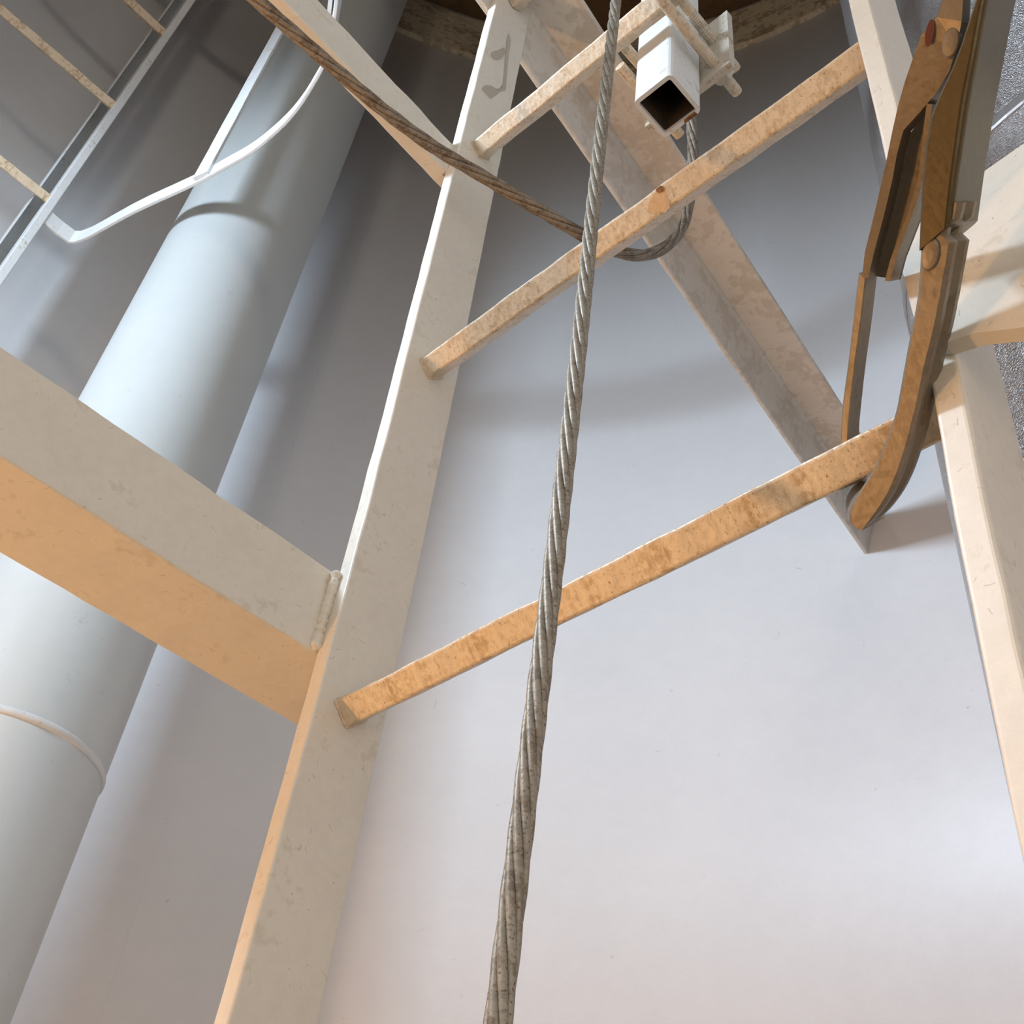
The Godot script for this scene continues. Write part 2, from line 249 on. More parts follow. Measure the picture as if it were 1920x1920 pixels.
# ------------------------------------------------------------------ materials
func noise(seed_: int, freq: float, n: int, kind := FastNoiseLite.TYPE_SIMPLEX_SMOOTH, oct := 4) -> PackedByteArray:
	var f := FastNoiseLite.new()
	f.seed = seed_
	f.noise_type = kind
	f.frequency = freq
	f.fractal_octaves = oct
	return f.get_seamless_image(n, n).get_data()

func grey_texture(data: PackedByteArray, n: int) -> ImageTexture:
	return ImageTexture.create_from_image(Image.create_from_data(n, n, false, Image.FORMAT_L8, data))

# paint with soft blotches, grime patches, specks and short scratches
func paint(seed_: int, base: Color, grime: Color, grime_from: float, grime_amount: float, speck_from: float, scratches: int, vary := 0.06, n := 768) -> ImageTexture:
	var a := noise(seed_, 0.006, n)
	var b := noise(seed_ + 1, 0.03, n)
	var c := noise(seed_ + 2, 0.16, n, FastNoiseLite.TYPE_SIMPLEX_SMOOTH, 2)
	var s := noise(seed_ + 3, 0.07, n, FastNoiseLite.TYPE_SIMPLEX_SMOOTH, 1)
	var d := PackedByteArray()
	d.resize(n * n * 3)
	for i in n * n:
		var va := a[i] / 255.0
		var vb := b[i] / 255.0
		var vc := c[i] / 255.0
		var k := 1.0 + (va - 0.5) * vary + (vb - 0.5) * vary + (vc - 0.5) * vary * 0.7
		var g := smoothstep(grime_from, grime_from + 0.16, va * 0.45 + vb * 0.4 + vc * 0.15) * grime_amount
		var q := s[i] / 255.0
		if q > speck_from:
			g = maxf(g, smoothstep(speck_from, speck_from + 0.05, q) * 0.75)
		d[i * 3] = clampi(int((base.r * k + (grime.r - base.r) * g) * 255.0), 0, 255)
		d[i * 3 + 1] = clampi(int((base.g * k + (grime.g - base.g) * g) * 255.0), 0, 255)
		d[i * 3 + 2] = clampi(int((base.b * k + (grime.b - base.b) * g) * 255.0), 0, 255)
	var rng := RandomNumberGenerator.new()
	rng.seed = seed_ * 77 + 5
	for q in scratches:
		var x := rng.randf() * n
		var y := rng.randf() * n
		var an := rng.randf() * TAU
		var bend := rng.randf_range(-0.12, 0.12)
		var f := rng.randf_range(0.25, 0.7)
		for j in rng.randi_range(4, 16):
			var ix := posmod(int(x), n)
			var iy := posmod(int(y), n)
			var o := (iy * n + ix) * 3
			d[o] = int(lerpf(d[o], grime.r * 255.0, f))
			d[o + 1] = int(lerpf(d[o + 1], grime.g * 255.0, f))
			d[o + 2] = int(lerpf(d[o + 2], grime.b * 255.0, f))
			x += cos(an)
			y += sin(an)
			an += bend
	return ImageTexture.create_from_image(Image.create_from_data(n, n, false, Image.FORMAT_RGB8, d))

func material(tex: Texture2D, tile: float, rough: float, metal := 0.0, bump: Texture2D = null, relief_cm := 0.0) -> StandardMaterial3D:
	var m := StandardMaterial3D.new()
	m.albedo_texture = tex
	m.roughness = rough
	m.metallic = metal
	m.uv1_triplanar = true
	m.uv1_world_triplanar = true
	m.uv1_scale = Vector3.ONE / tile
	if bump:
		m.heightmap_enabled = true
		m.heightmap_texture = bump
		m.heightmap_scale = relief_cm
	return m

func plain(c: Color, rough: float, metal := 0.0) -> StandardMaterial3D:
	var m := StandardMaterial3D.new()
	m.albedo_color = c
	m.roughness = rough
	m.metallic = metal
	return m

func make_materials() -> void:
	var peel := grey_texture(noise(90, 0.02, 512), 512)
	var lumps := grey_texture(noise(91, 0.035, 512), 512)
	var grime := Color(0.36, 0.30, 0.23)
	M.wall = material(paint(11, Color(0.90, 0.90, 0.905), Color(0.6, 0.54, 0.52), 0.82, 0.4, 0.965, 8, 0.02), 0.9, 0.36, 0.0, peel, 0.02)
	M.frame = material(paint(21, Color(0.86, 0.84, 0.79), Color(0.56, 0.50, 0.42), 0.60, 0.20, 0.95, 110, 0.035), 0.22, 0.45, 0.0, peel, 0.012)
	M.rung = material(paint(31, Color(0.845, 0.785, 0.685), Color(0.42, 0.31, 0.19), 0.53, 0.48, 0.87, 300, 0.14), 0.11, 0.42, 0.0, lumps, 0.04)
	M.standoff = material(paint(41, Color(0.87, 0.85, 0.81), Color(0.68, 0.635, 0.56), 0.46, 0.50, 0.94, 80, 0.05), 0.34, 0.5, 0.0, peel, 0.015)
	M.pipe = material(paint(51, Color(0.81, 0.82, 0.81), Color(0.55, 0.53, 0.49), 0.72, 0.4, 0.96, 30, 0.02), 0.6, 0.33, 0.0, peel, 0.015)
	M.cage = material(paint(61, Color(0.85, 0.86, 0.86), Color(0.56, 0.48, 0.37), 0.62, 0.5, 0.93, 120, 0.05), 0.3, 0.45)
	M.far_rung = material(paint(66, Color(0.80, 0.74, 0.64), Color(0.42, 0.31, 0.18), 0.52, 0.7, 0.92, 200, 0.12), 0.2, 0.5)
	M.ring = material(paint(71, Color(0.72, 0.66, 0.56), Color(0.38, 0.31, 0.22), 0.48, 0.7, 0.93, 100, 0.1), 0.5, 0.75)
	M.ceiling = material(paint(76, Color(0.40, 0.29, 0.17), Color(0.26, 0.19, 0.11), 0.45, 0.6, 0.95, 40, 0.14), 0.7, 0.8)
	M.floor = material(paint(78, Color(0.58, 0.56, 0.52), Color(0.38, 0.35, 0.30), 0.5, 0.5, 0.94, 100, 0.1), 0.6, 0.6)
	M.rope = material(paint(81, Color(0.62, 0.60, 0.55), Color(0.25, 0.21, 0.17), 0.50, 0.6, 0.80, 0, 0.25, 512), 0.05, 0.50, 0.35, lumps, 0.01)
	M.loop_rope = material(paint(84, Color(0.58, 0.54, 0.48), Color(0.22, 0.16, 0.11), 0.48, 0.7, 0.84, 0, 0.25, 512), 0.06, 0.50, 0.30, lumps, 0.01)
	M.hook = material(paint(101, Color(0.51, 0.475, 0.42), Color(0.33, 0.28, 0.22), 0.54, 0.5, 0.95, 120, 0.12), 0.08, 0.45, 0.45, lumps, 0.012)
	M.housing = material(paint(105, Color(0.36, 0.325, 0.245), Color(0.24, 0.205, 0.14), 0.54, 0.5, 0.95, 60, 0.12), 0.08, 0.33, 0.70, lumps, 0.006)
	M.galv = material(paint(111, Color(0.78, 0.76, 0.71), Color(0.45, 0.35, 0.24), 0.55, 0.5, 0.93, 120, 0.1, 512), 0.08, 0.5, 0.15)
	M.rust = material(paint(121, Color(0.60, 0.42, 0.24), Color(0.30, 0.18, 0.09), 0.45, 0.8, 0.90, 60, 0.2, 512), 0.04, 0.75)
	M.stain = material(paint(126, Color(0.80, 0.68, 0.52), Color(0.66, 0.50, 0.32), 0.5, 0.6, 0.95, 60, 0.15, 256), 0.03, 0.5)
	M.run = plain(Color(0.71, 0.67, 0.61), 0.35)
	M.bore_shade = material(paint(141, Color(0.27, 0.23, 0.19), Color(0.36, 0.24, 0.13), 0.5, 0.7, 0.95, 0, 0.2, 256), 0.05, 0.8)  # tube inside: dark colour stands in for its shade, with a rusty tint
	M.black = plain(Color(0.07, 0.07, 0.07), 0.6)
	M.red = plain(Color(0.34, 0.14, 0.08), 0.6)
	# embossed aluminium sheet: short crossed wrinkles
	var n := 1024
	var f := FastNoiseLite.new()
	f.seed = 7
	f.noise_type = FastNoiseLite.TYPE_SIMPLEX
	f.frequency = 0.05
	f.fractal_type = FastNoiseLite.FRACTAL_RIDGED
	f.fractal_octaves = 2
	f.domain_warp_enabled = true
	f.domain_warp_amplitude = 14.0
	f.domain_warp_frequency = 0.03
	var emb := grey_texture(f.get_seamless_image(n, n).get_data(), n)
	M.embossed = material(paint(131, Color(0.80, 0.80, 0.81), Color(0.55, 0.54, 0.52), 0.6, 0.3, 0.97, 20, 0.04, 512), 0.20, 0.32, 0.90, emb, 0.24)
	M.sheet = material(paint(136, Color(0.72, 0.72, 0.73), Color(0.5, 0.49, 0.47), 0.6, 0.3, 0.97, 80, 0.04, 512), 0.2, 0.35, 0.9)

# ------------------------------------------------------------------ camera and light
func view() -> void:
	var yaw := deg_to_rad(-49.0398)
	var pitch := deg_to_rad(42.2508)
	var roll := deg_to_rad(8.0619)
	var fwd := Vector3(sin(yaw) * cos(pitch), sin(pitch), -cos(yaw) * cos(pitch))
	var r0 := Vector3(cos(yaw), 0, sin(yaw))
	var u0 := r0.cross(fwd)
	var right := r0 * cos(roll) + u0 * sin(roll)
	var up := u0 * cos(roll) - r0 * sin(roll)
	var cam := Camera3D.new()
	cam.name = "camera"
	cam.fov = 48.78
	cam.near = 0.02
	cam.far = 50.0
	add_child(cam)
	cam.transform = Transform3D(Basis(right, up, -fwd), Vector3(0.4468, -0.3231, 0.2944))
	cam.current = true
	var e := Environment.new()
	e.background_mode = Environment.BG_COLOR
	e.background_color = Color(0, 0, 0)
	e.tonemap_mode = Environment.TONE_MAPPER_LINEAR
	e.tonemap_exposure = 1.0
	e.sdfgi_enabled = true
	e.ssao_enabled = true
	e.ssil_enabled = true
	var w := WorldEnvironment.new()
	w.name = "environment"
	w.environment = e
	add_child(w)

const COOL_AT := Vector3(-0.44, 0.95, 0.985)
const COOL_SIZE := Vector2(0.34, 0.16)
const COOL_ENERGY := 2.9
const WARM_AT := Vector3(-0.42, -0.62, 0.72)
const WARM_ENERGY := 0.46
const UPPER_AT := Vector3(0.55, 1.95, 0.90)
const UPPER_ENERGY := 0.17
const FILL_AT := Vector3(1.06, -0.80, 0.72)
const FILL_SIZE := Vector2(0.55, 1.30)
const FILL_ENERGY := 0.25

func lights() -> void:
	# cool LED batten under the added half platform, out of the frame
	var t := thing("batten_light", "long cool white batten light fixed under the added half platform, outside the picture", "light", Vector3(COOL_AT.x, COOL_AT.y + 0.06, COOL_AT.z + 0.05))
	var dirn := Vector3(0.80, 0.08, -1.0).normalized()
	var side := Vector3.UP.cross(-dirn).normalized()
	var upv := (-dirn).cross(side).normalized()
	var hx := COOL_SIZE.x * 0.5
	var hy := COOL_SIZE.y * 0.5
	put("housing", bar(rrect(-hx - 0.02, hx + 0.02, -hy - 0.012, hy + 0.012, 0.006), COOL_AT - dirn * 0.045, COOL_AT - dirn * 0.006, side, upv), M.galv, t)
	var glow := StandardMaterial3D.new()
	glow.albedo_color = Color(0.9, 0.9, 0.9)
	glow.emission_enabled = true
	glow.emission = Color(0.9, 0.95, 1.0)
	glow.emission_energy_multiplier = 1.5
	put("diffuser", bar(rrect(-hx, hx, -hy, hy, 0.004), COOL_AT - dirn * 0.006, COOL_AT - dirn * 0.002, side, upv), glow, t)
	var l := AreaLight3D.new()
	l.name = "batten_lamp"
	l.area_size = COOL_SIZE
	l.light_color = Color(0.84, 0.92, 1.0)
	l.light_energy = COOL_ENERGY
	l.shadow_enabled = true
	l.area_range = 12.0
	add_child(l)
	l.transform = Transform3D(Basis(side, upv, -dirn), COOL_AT)
	# added glowing panel and area light for fill, unseen, behind the viewer
	var din := Vector3(SHAFT.x - FILL_AT.x, 0, SHAFT.y - FILL_AT.z).normalized()
	var ds := Vector3.UP.cross(-din).normalized()
	var fill_panel := Node3D.new()
	fill_panel.name = "fill_panel_1"
	add_child(fill_panel)
	structure(fill_panel)
	fill_panel.set_meta("label", "added glowing fill panel low behind the viewer, outside the picture")
	var dw := FILL_SIZE.x * 0.5
	var dh := FILL_SIZE.y * 0.5
	for q in [[-dw - 0.04, -dw, -dh, dh + 0.04], [dw, dw + 0.04, -dh, dh + 0.04], [-dw, dw, dh, dh + 0.04]]:
		put("fill_panel_frame", bar(rrect(q[0], q[1], q[2], q[3], 0.003), FILL_AT - din * 0.05, FILL_AT + din * 0.004, ds, Vector3.UP), M.frame, fill_panel)
	var fill_glow := StandardMaterial3D.new()
	fill_glow.albedo_color = Color(0.85, 0.84, 0.82)
	fill_glow.emission_enabled = true
	fill_glow.emission = Color(1.0, 0.93, 0.83)
	fill_glow.emission_energy_multiplier = 1.0
	put("fill_pane", bar(rrect(-dw, dw, -dh, dh, 0.002), FILL_AT - din * 0.012, FILL_AT - din * 0.004, ds, Vector3.UP), fill_glow, fill_panel)
	var dl := AreaLight3D.new()
	dl.name = "fill_panel_light"
	dl.area_size = FILL_SIZE
	dl.light_color = Color(1.0, 0.96, 0.89)
	dl.light_energy = FILL_ENERGY
	dl.shadow_enabled = true
	dl.area_range = 12.0
	add_child(dl)
	dl.transform = Transform3D(Basis(ds, Vector3.UP, -din), FILL_AT)
	# fill lamp added high on the right, unseen, to lift the upper wall
	var ul := thing("added_fill_lamp", "added round fill lamp high on the right, outside the picture", "lamp", UPPER_AT)
	var ug := StandardMaterial3D.new()
	ug.albedo_color = Color(0.9, 0.88, 0.82)
	ug.emission_enabled = true
	ug.emission = Color(1.0, 0.95, 0.86)
	ug.emission_energy_multiplier = 2.0
	var up_prof := []
	for i in 9:
		var ua := -PI / 2 + PI * i / 8.0
		up_prof.append(Vector2(maxf(0.0, cos(ua)) * 0.11, UPPER_AT.y + sin(ua) * 0.11))
	put("globe", lathe(up_prof, Vector2(UPPER_AT.x, UPPER_AT.z), 24, false), ug, ul, true)
	put("wall_mount", box(UPPER_AT + Vector3(-0.05, -0.05, 0.10), UPPER_AT + Vector3(0.05, 0.05, 0.355), 0.006), M.black, ul)
	var uo := OmniLight3D.new()
	uo.name = "added_fill_lamp_bulb"
	uo.light_color = Color(1.0, 0.95, 0.87)
	uo.light_energy = UPPER_ENERGY
	uo.light_size = 0.11
	uo.omni_range = 12.0
	uo.omni_attenuation = 2.0
	uo.shadow_enabled = true
	add_child(uo)
	uo.position = UPPER_AT
	# warm work lamp low on the left, out of the frame
	var w := thing("work_lamp", "small warm work lamp standing low on the left, outside the picture", "lamp", Vector3(WARM_AT.x, -1.8, WARM_AT.z))
	put("stand", lathe([Vector2(0, -1.8), Vector2(0.12, -1.8), Vector2(0.12, -1.78), Vector2(0.012, -1.77), Vector2(0.012, WARM_AT.y - 0.05), Vector2(0.03, WARM_AT.y - 0.045), Vector2(0, WARM_AT.y - 0.045)], Vector2(WARM_AT.x, WARM_AT.z), 24, false), M.black, w)
	var wg := StandardMaterial3D.new()
	wg.albedo_color = Color(0.9, 0.8, 0.6)
	wg.emission_enabled = true
	wg.emission = Color(1.0, 0.73, 0.44)
	wg.emission_energy_multiplier = 3.0
	var prof := []
	for i in 9:
		var a := -PI / 2 + PI * i / 8.0
		prof.append(Vector2(maxf(0.0, cos(a)) * 0.03, WARM_AT.y + sin(a) * 0.04))
	put("bulb", lathe(prof, Vector2(WARM_AT.x, WARM_AT.z), 24, false), wg, w, true)
	var ol := OmniLight3D.new()
	ol.name = "work_lamp_bulb"
	ol.light_color = Color(1.0, 0.73, 0.44)
	ol.light_energy = WARM_ENERGY
	ol.light_size = 0.03
	ol.omni_range = 12.0
	ol.omni_attenuation = 2.0
	ol.shadow_enabled = true
	add_child(ol)
	ol.position = WARM_AT

# ------------------------------------------------------------------ the shaft
func shaft() -> void:
	var floor_y := -1.8
	var top_y := 2.93
	var wall := put("wall_round", lathe([Vector2(SHAFT_R, floor_y), Vector2(SHAFT_R, top_y), Vector2(SHAFT_R + 0.02, top_y), Vector2(SHAFT_R + 0.02, floor_y)], SHAFT, 160), M.wall, self, true)
	structure(wall)
	for y in [0.0, 1.604]:
		var pr := []
		for i in 7:
			var a := PI * i / 6.0
			pr.append(Vector2(SHAFT_R + 0.0004 - sin(a) * 0.00035, y - cos(a) * 0.0035))
		if y > 0.5:
			put("weld_seam", lathe(pr, SHAFT, 160), M.wall, wall)
	structure(put("floor", lathe([Vector2(0, floor_y - 0.03), Vector2(SHAFT_R + 0.02, floor_y - 0.03), Vector2(SHAFT_R + 0.02, floor_y), Vector2(0, floor_y)], SHAFT, 64, false), M.floor, self))
	structure(put("ceiling", lathe([Vector2(0, top_y), Vector2(SHAFT_R + 0.02, top_y), Vector2(SHAFT_R + 0.02, top_y + 0.03), Vector2(0, top_y + 0.03)], SHAFT, 64, false), M.ceiling, self))
	structure(put("trim_1", lathe([Vector2(SHAFT_R - 0.0005, 2.684), Vector2(SHAFT_R - 0.012, 2.689), Vector2(SHAFT_R - 0.012, 2.893), Vector2(SHAFT_R - 0.0005, 2.898), Vector2(SHAFT_R + 0.006, 2.898), Vector2(SHAFT_R + 0.006, 2.684)], SHAFT, 160), M.ring, self))
	# half platform added unseen behind the viewer to cut off the batten light
	var outline := []
	var z0 := 0.75
	var half := sqrt(SHAFT_R * SHAFT_R - (z0 - SHAFT.y) * (z0 - SHAFT.y))
	var a0 := atan2(z0 - SHAFT.y, half)
	for i in 25:
		var a := lerpf(a0, PI - a0, i / 24.0)
		outline.append(Vector3(SHAFT.x + cos(a) * SHAFT_R, 1.12, SHAFT.y + sin(a) * SHAFT_R))
	structure(put("ceiling_blocker", plate(outline, Vector3(0, 0.012, 0)), M.floor, self))

# ------------------------------------------------------------------ near ladder
func stile_x(table: Array, y: float) -> float:
	for i in table.size() - 1:
		if y <= table[i + 1].x:
			return lerpf(table[i].y, table[i + 1].y, clampf((y - table[i].x) / (table[i + 1].x - table[i].x), 0.0, 1.0))
	return table[table.size() - 1].y

func stile(table: Array, t0: float, t1: float, z0: float, z1: float) -> PackedVector3Array:
	var rings := []
	var sec := rrect(t0, t1, z0, z1, 0.0017, 3)
	for i in 121:
		var y := lerpf(-1.8, 2.8, i / 120.0) if false else lerpf(-0.62, 1.45, i / 120.0)
		var ring := PackedVector3Array()
		var x := stile_x(table, y)
		for s in sec:
			var p := Vector3(x + s.x, y, s.y)
			p.x += wob.get_noise_3dv(p * 900.0) * 0.0006
			p.z += wob.get_noise_3dv(p * 900.0 + Vector3(40, 0, 9)) * 0.0006
			ring.append(p)
		rings.append(ring)
	return loft(rings)

func rung_section(s: float) -> PackedVector2Array:
	var o := PackedVector2Array()
	for p in rrect(-s * 0.5, s * 0.5, -s * 0.5, s * 0.5, s * 0.11, 3):
		o.append(p.rotated(PI / 4))
	return o

func weld(a: Vector3, b: Vector3, out: Vector3, r: float) -> PackedVector3Array:
	var rings := []
	var k := 34
	var ax := (b - a).normalized()
	var side := ax.cross(out).normalized()
	for i in k + 1:
		var c := a.lerp(b, float(i) / k)
		var rr := r * (0.72 + 0.28 * absf(sin(i * 0.95))) * (0.85 + 0.4 * wob.get_noise_1d(i * 40.0))
		if i == 0 or i == k:
			rr *= 0.3
		var ring := PackedVector3Array()
		for j in 10:
			var an := TAU * j / 10.0
			ring.append(c + (out * cos(an) + side * sin(an)) * rr)
		rings.append(ring)
	return loft(rings)

func near_ladder() -> void:
	var t := thing("fixed_ladder", "nearest cream-painted steel ladder with square rungs, standing away from the round wall", "ladder", Vector3(0.17, -0.6, 0))
	var lt := [Vector2(-0.7, -0.008), Vector2(-0.17, -0.0050), Vector2(-0.03, -0.0020), Vector2(0.16, 0.0), Vector2(0.32, -0.0012), Vector2(0.6, -0.0045), Vector2(0.87, -0.0061), Vector2(1.6, -0.009)]
	var rt := [Vector2(-0.7, 0.3415), Vector2(-0.19, 0.3446), Vector2(-0.08, 0.3458), Vector2(-0.02, 0.3475), Vector2(0.14, 0.3500), Vector2(0.31, 0.3495), Vector2(1.6, 0.349)]
	var ls := put("stile", stile(lt, -0.0125, 0.0, -0.0245, 0.0221), M.frame, t, false, "stile with the two side brackets")
	put("stile", stile(rt, 0.0, 0.0112, -0.0242, 0.0221), M.frame, t, false, "stile beside the snap hook")
	put("paint_run", plate(PAINT_RUN_SMALL, Vector3(0.0003, 0, 0)), M.run, ls, false, "small grey paint drip")
	put("paint_run", plate(PAINT_RUN_LONG, Vector3(0.0003, 0, 0)), M.run, ls, false, "long grey paint run")
	var sec := rung_section(0.0155)
	var rungs := []
	for r in [[-0.300, -0.300], [-0.0005, 0.0018], [0.2845, 0.2875], [0.587, 0.5765], [0.893, 0.893], [1.19, 1.19]]:
		rungs.append(put("rung", bar(sec, Vector3(-0.0055, r[0], 0), Vector3(0.355, r[1], 0), Vector3(0, 0, 1), Vector3.UP, 70, 0.0009), M.rung, t))
	put("rust_stain", plate(RUST_STAIN, Vector3(0, 0.0004, -0.0004)), M.stain, rungs[2])
	put("paint_chip", plate(PAINT_CHIP, Vector3(0, 0.0004, -0.0004)), M.rust, rungs[2])
	# side brackets: angle bars running forward from the left stile
	var b1 := put("side_bracket", bar(rrect(0, 0.0062, 0.0, 0.0575, 0.0014), Vector3(-0.0146, 0.0296, 0.0221), Vector3(-0.0146, 0.0305, 0.72), Vector3.LEFT, Vector3.UP, 50, 0.0010), M.frame, t, false, "wide lower angle bracket")
	put("lower_leg", bar(rrect(0.0004, 0.0695, 0.0, 0.0062, 0.0014), Vector3(-0.0146, 0.0294, -0.022), Vector3(-0.0146, 0.0303, 0.72), Vector3.LEFT, Vector3.UP, 54, 0.0010), M.frame, b1)
	put("weld_bead", weld(Vector3(-0.0140, 0.0305, 0.0240), Vector3(-0.0122, 0.0868, 0.0240), Vector3(0.7, 0, 0.7), 0.0042), M.frame, b1)
	var b2 := put("side_bracket", bar(angle_section(0.0150, 0.0445, 0.0055), Vector3(-0.0146, 0.5350, 0.0221), Vector3(-0.0146, 0.6000, 0.72), Vector3.LEFT, Vector3.UP, 50, 0.0010), M.frame, t, false, "upper angle bracket crossed by the thick rope")
	put("bracket_toe", bar(rrect(0.0045, 0.0150, 0, 0.0055, 0.0010), Vector3(-0.0146, 0.5343, -0.018), Vector3(-0.0146, 0.5352, 0.0240), Vector3.LEFT, Vector3.UP, 4, 0.0004), M.frame, b2)
	put("weld_bead", weld(Vector3(-0.0150, 0.5360, 0.0224), Vector3(-0.0150, 0.5790, 0.0224), Vector3(0.7, 0, 0.7), 0.0028), M.frame, b2)
	for r in [[rungs[1], -0.0005], [rungs[2], 0.2845], [rungs[3], 0.587]]:
		var pts := []
		for i in 17:
			var a := TAU * i / 16.0 + PI / 4
			var rad := (0.0104 + 0.0004 * sin(i * 2.3)) / (absf(cos(a)) + absf(sin(a)))
			pts.append(Vector3(stile_x(lt, r[1]) + 0.0002, float(r[1]) + sin(a) * rad, cos(a) * rad))
		put("weld_bead", tube_along(curve_frames(pts, 0.002), 0.0013, 8), M.rung, r[0], true)
	# angle bar holding the ladder off the wall
	var d := Vector3(-0.1407, 0, -0.9901).normalized()
	var e1 := Vector3(-d.z, 0, d.x)
	var corner := Vector3(-0.0250, 0.8573, -0.0563) + e1 * 0.01138 + Vector3.UP * 0.06422
	var u := (e1 * 0.0621 - Vector3.UP * 0.0147).normalized()
	var v := (-e1 * 0.0147 - Vector3.UP * 0.0621).normalized()
	var so := angle_section(0.0660, 0.0722, 0.0060)
	var srings := []
	for i in 41:
		var c0 := corner - u * 0.0060 - v * 0.0060 - d * 0.22
		var ring := PackedVector3Array()
		for q in so:
			var run := minf(1.172 * i / 40.0, 1.172 - maxf(0.0, q.x - 0.006) * 2.2)   # coped where it meets the round wall
			var pt := c0 + d * run + u * q.x + v * q.y
			pt += (u * wob.get_noise_3dv(pt * 1000.0) + v * wob.get_noise_3dv(pt * 1000.0 + Vector3(500, 90, 7))) * 0.0008
			ring.append(pt)
		srings.append(ring)
	put("standoff_bar", loft(srings), M.standoff, t)
	# plate on the front of the right stile, running to the right
	var ol := [Vector3(0.3495, 0.0800, 0.0223), Vector3(0.3498, 0.040, 0.0223), Vector3(0.3505, 0.010, 0.0223), Vector3(0.3585, 0.0040, 0.0223), Vector3(0.3700, 0.0005, 0.0223), Vector3(0.3830, -0.0075, 0.0223), Vector3(0.46, -0.040, 0.0223), Vector3(0.56, -0.06, 0.0223), Vector3(0.56, 0.099, 0.0223), Vector3(0.4020, 0.0870, 0.0223)]
	put("side_plate", plate(ol, Vector3(0, 0, 0.007)), M.frame, t)

# ------------------------------------------------------------------ ropes, post, clamp
func ropes() -> void:
	var a := thing("wire_rope", "straight steel wire rope running upright in front of the ladder rungs", "rope", Vector3(0.22, -0.68, 0.09))
	wire_rope(a, ROPE_PATH, 0.0082, 0.115, 0.0022, M.rope, 0.4)
	var b := thing("wire_rope", "thicker brownish wire rope slanting across the left stile and looping up behind the square post", "rope", LOOP_PATH[0])
	wire_rope(b, LOOP_PATH, 0.0112, 0.150, 0.003, M.loop_rope, 1.0)

func post_and_clamp() -> void:
	var p := thing("square_post", "short white square tube with an open lower end, standing behind the third rung", "post", Vector3(0.176, 0.5, -0.04))
	var x0 := 0.1575
	var x1 := 0.1945
	var z0 := -0.0590
	var z1 := -0.0195
	var outer := rrect(x0, x1, z0, z1, 0.0048, 4)
	var inner := rrect(x0 + 0.0034, x1 - 0.0034, z0 + 0.0034, z1 - 0.0034, 0.0018, 4)
	var t := PackedVector3Array()
	var y0 := 0.500
	var y1 := 1.30
	var bore_shade := PackedVector3Array()
	var c := outer.size()
	for j in c:
		var k := (j + 1) % c
		var o0 := Vector3(outer[j].x, y0, outer[j].y)
		var o1 := Vector3(outer[k].x, y0, outer[k].y)
		var i0 := Vector3(inner[j].x, y0, inner[j].y)
		var i1 := Vector3(inner[k].x, y0, inner[k].y)
		var h := Vector3(0, y1 - y0, 0)
		t.append_array([o0, o1 + h, o1, o0, o0 + h, o1 + h])
		var lift := Vector3(0, 0.004, 0)
		t.append_array([i0, i1, i1 + lift, i0, i1 + lift, i0 + lift])
		bore_shade.append_array([i0 + lift, i1 + lift, i1 + h, i0 + lift, i1 + h, i0 + h])
		t.append_array([o0, o1, i1, o0, i1, i0])
		t.append_array([o0 + h, i1 + h, o1 + h, o0 + h, i0 + h, i1 + h])
	var tb := put("tube", t, M.cage, p)
	put("bore_shade", bore_shade, M.bore_shade, tb, false, "inside of the tube, its shade painted dark")
	put("rim_wear", plate([Vector3(0.178, 0.4998, z0 + 0.0002), Vector3(0.190, 0.4998, z0 + 0.0002), Vector3(0.189, 0.4998, z0 + 0.0034), Vector3(0.179, 0.4998, z0 + 0.0030)], Vector3(0, -0.0006, 0)), M.rust, p)
	# clamp: two U-bolts round the post, saddle in front, angle plate behind
	var k := thing("post_clamp", "cream U-bolt clamp with threaded legs and nuts gripping the square post behind the third rung", "clamp", Vector3(0.176, 0.585, -0.04))
	put("back_plate", box(Vector3(0.136, 0.546, -0.0668), Vector3(0.2205, 0.640, -0.0600), 0.001), M.galv, k)
	for x in [0.1475, 0.2055]:
		var y0b := 0.5635
		var y1b := 0.6045
		var pts := [Vector3(x, y0b, -0.092), Vector3(x, y0b, 0.004), Vector3(x, y0b + 0.003, 0.013), Vector3(x, y0b + 0.0105, 0.0195), Vector3(x, (y0b + y1b) * 0.5, 0.0215), Vector3(x, y1b - 0.0105, 0.0195), Vector3(x, y1b - 0.003, 0.013), Vector3(x, y1b, 0.004), Vector3(x, y1b, -0.092)]
		if x < 0.17:
			for y in [y0b, y1b]:
				put("bolt", bar(circle(0.0046, 14), Vector3(x, y, -0.092), Vector3(x, y, -0.0125), Vector3.RIGHT, Vector3.UP), M.rung, k)
			continue
		var ub := put("u_bolt", tube_along(curve_frames(pts, 0.003), 0.0046, 14), M.rung, k, true)
		for y in [y0b, y1b]:
			var rings := []
			for i in 61:
				var zz := -0.030 - 0.0630 * i / 60.0
				var rr := 0.0050 if i % 2 == 0 else 0.0045
				if i > 57:
					rr = 0.0040
				var ring := PackedVector3Array()
				for q in 12:
					ring.append(Vector3(x + cos(TAU * q / 12) * rr, y + sin(TAU * q / 12) * rr, zz))
				rings.append(ring)
			put("thread", loft(rings), M.galv, ub)
			put("nut", bar(circle(0.0088, 6), Vector3(x, y, -0.0758), Vector3(x, y, -0.0669), Vector3.RIGHT, Vector3.UP), M.galv, ub)

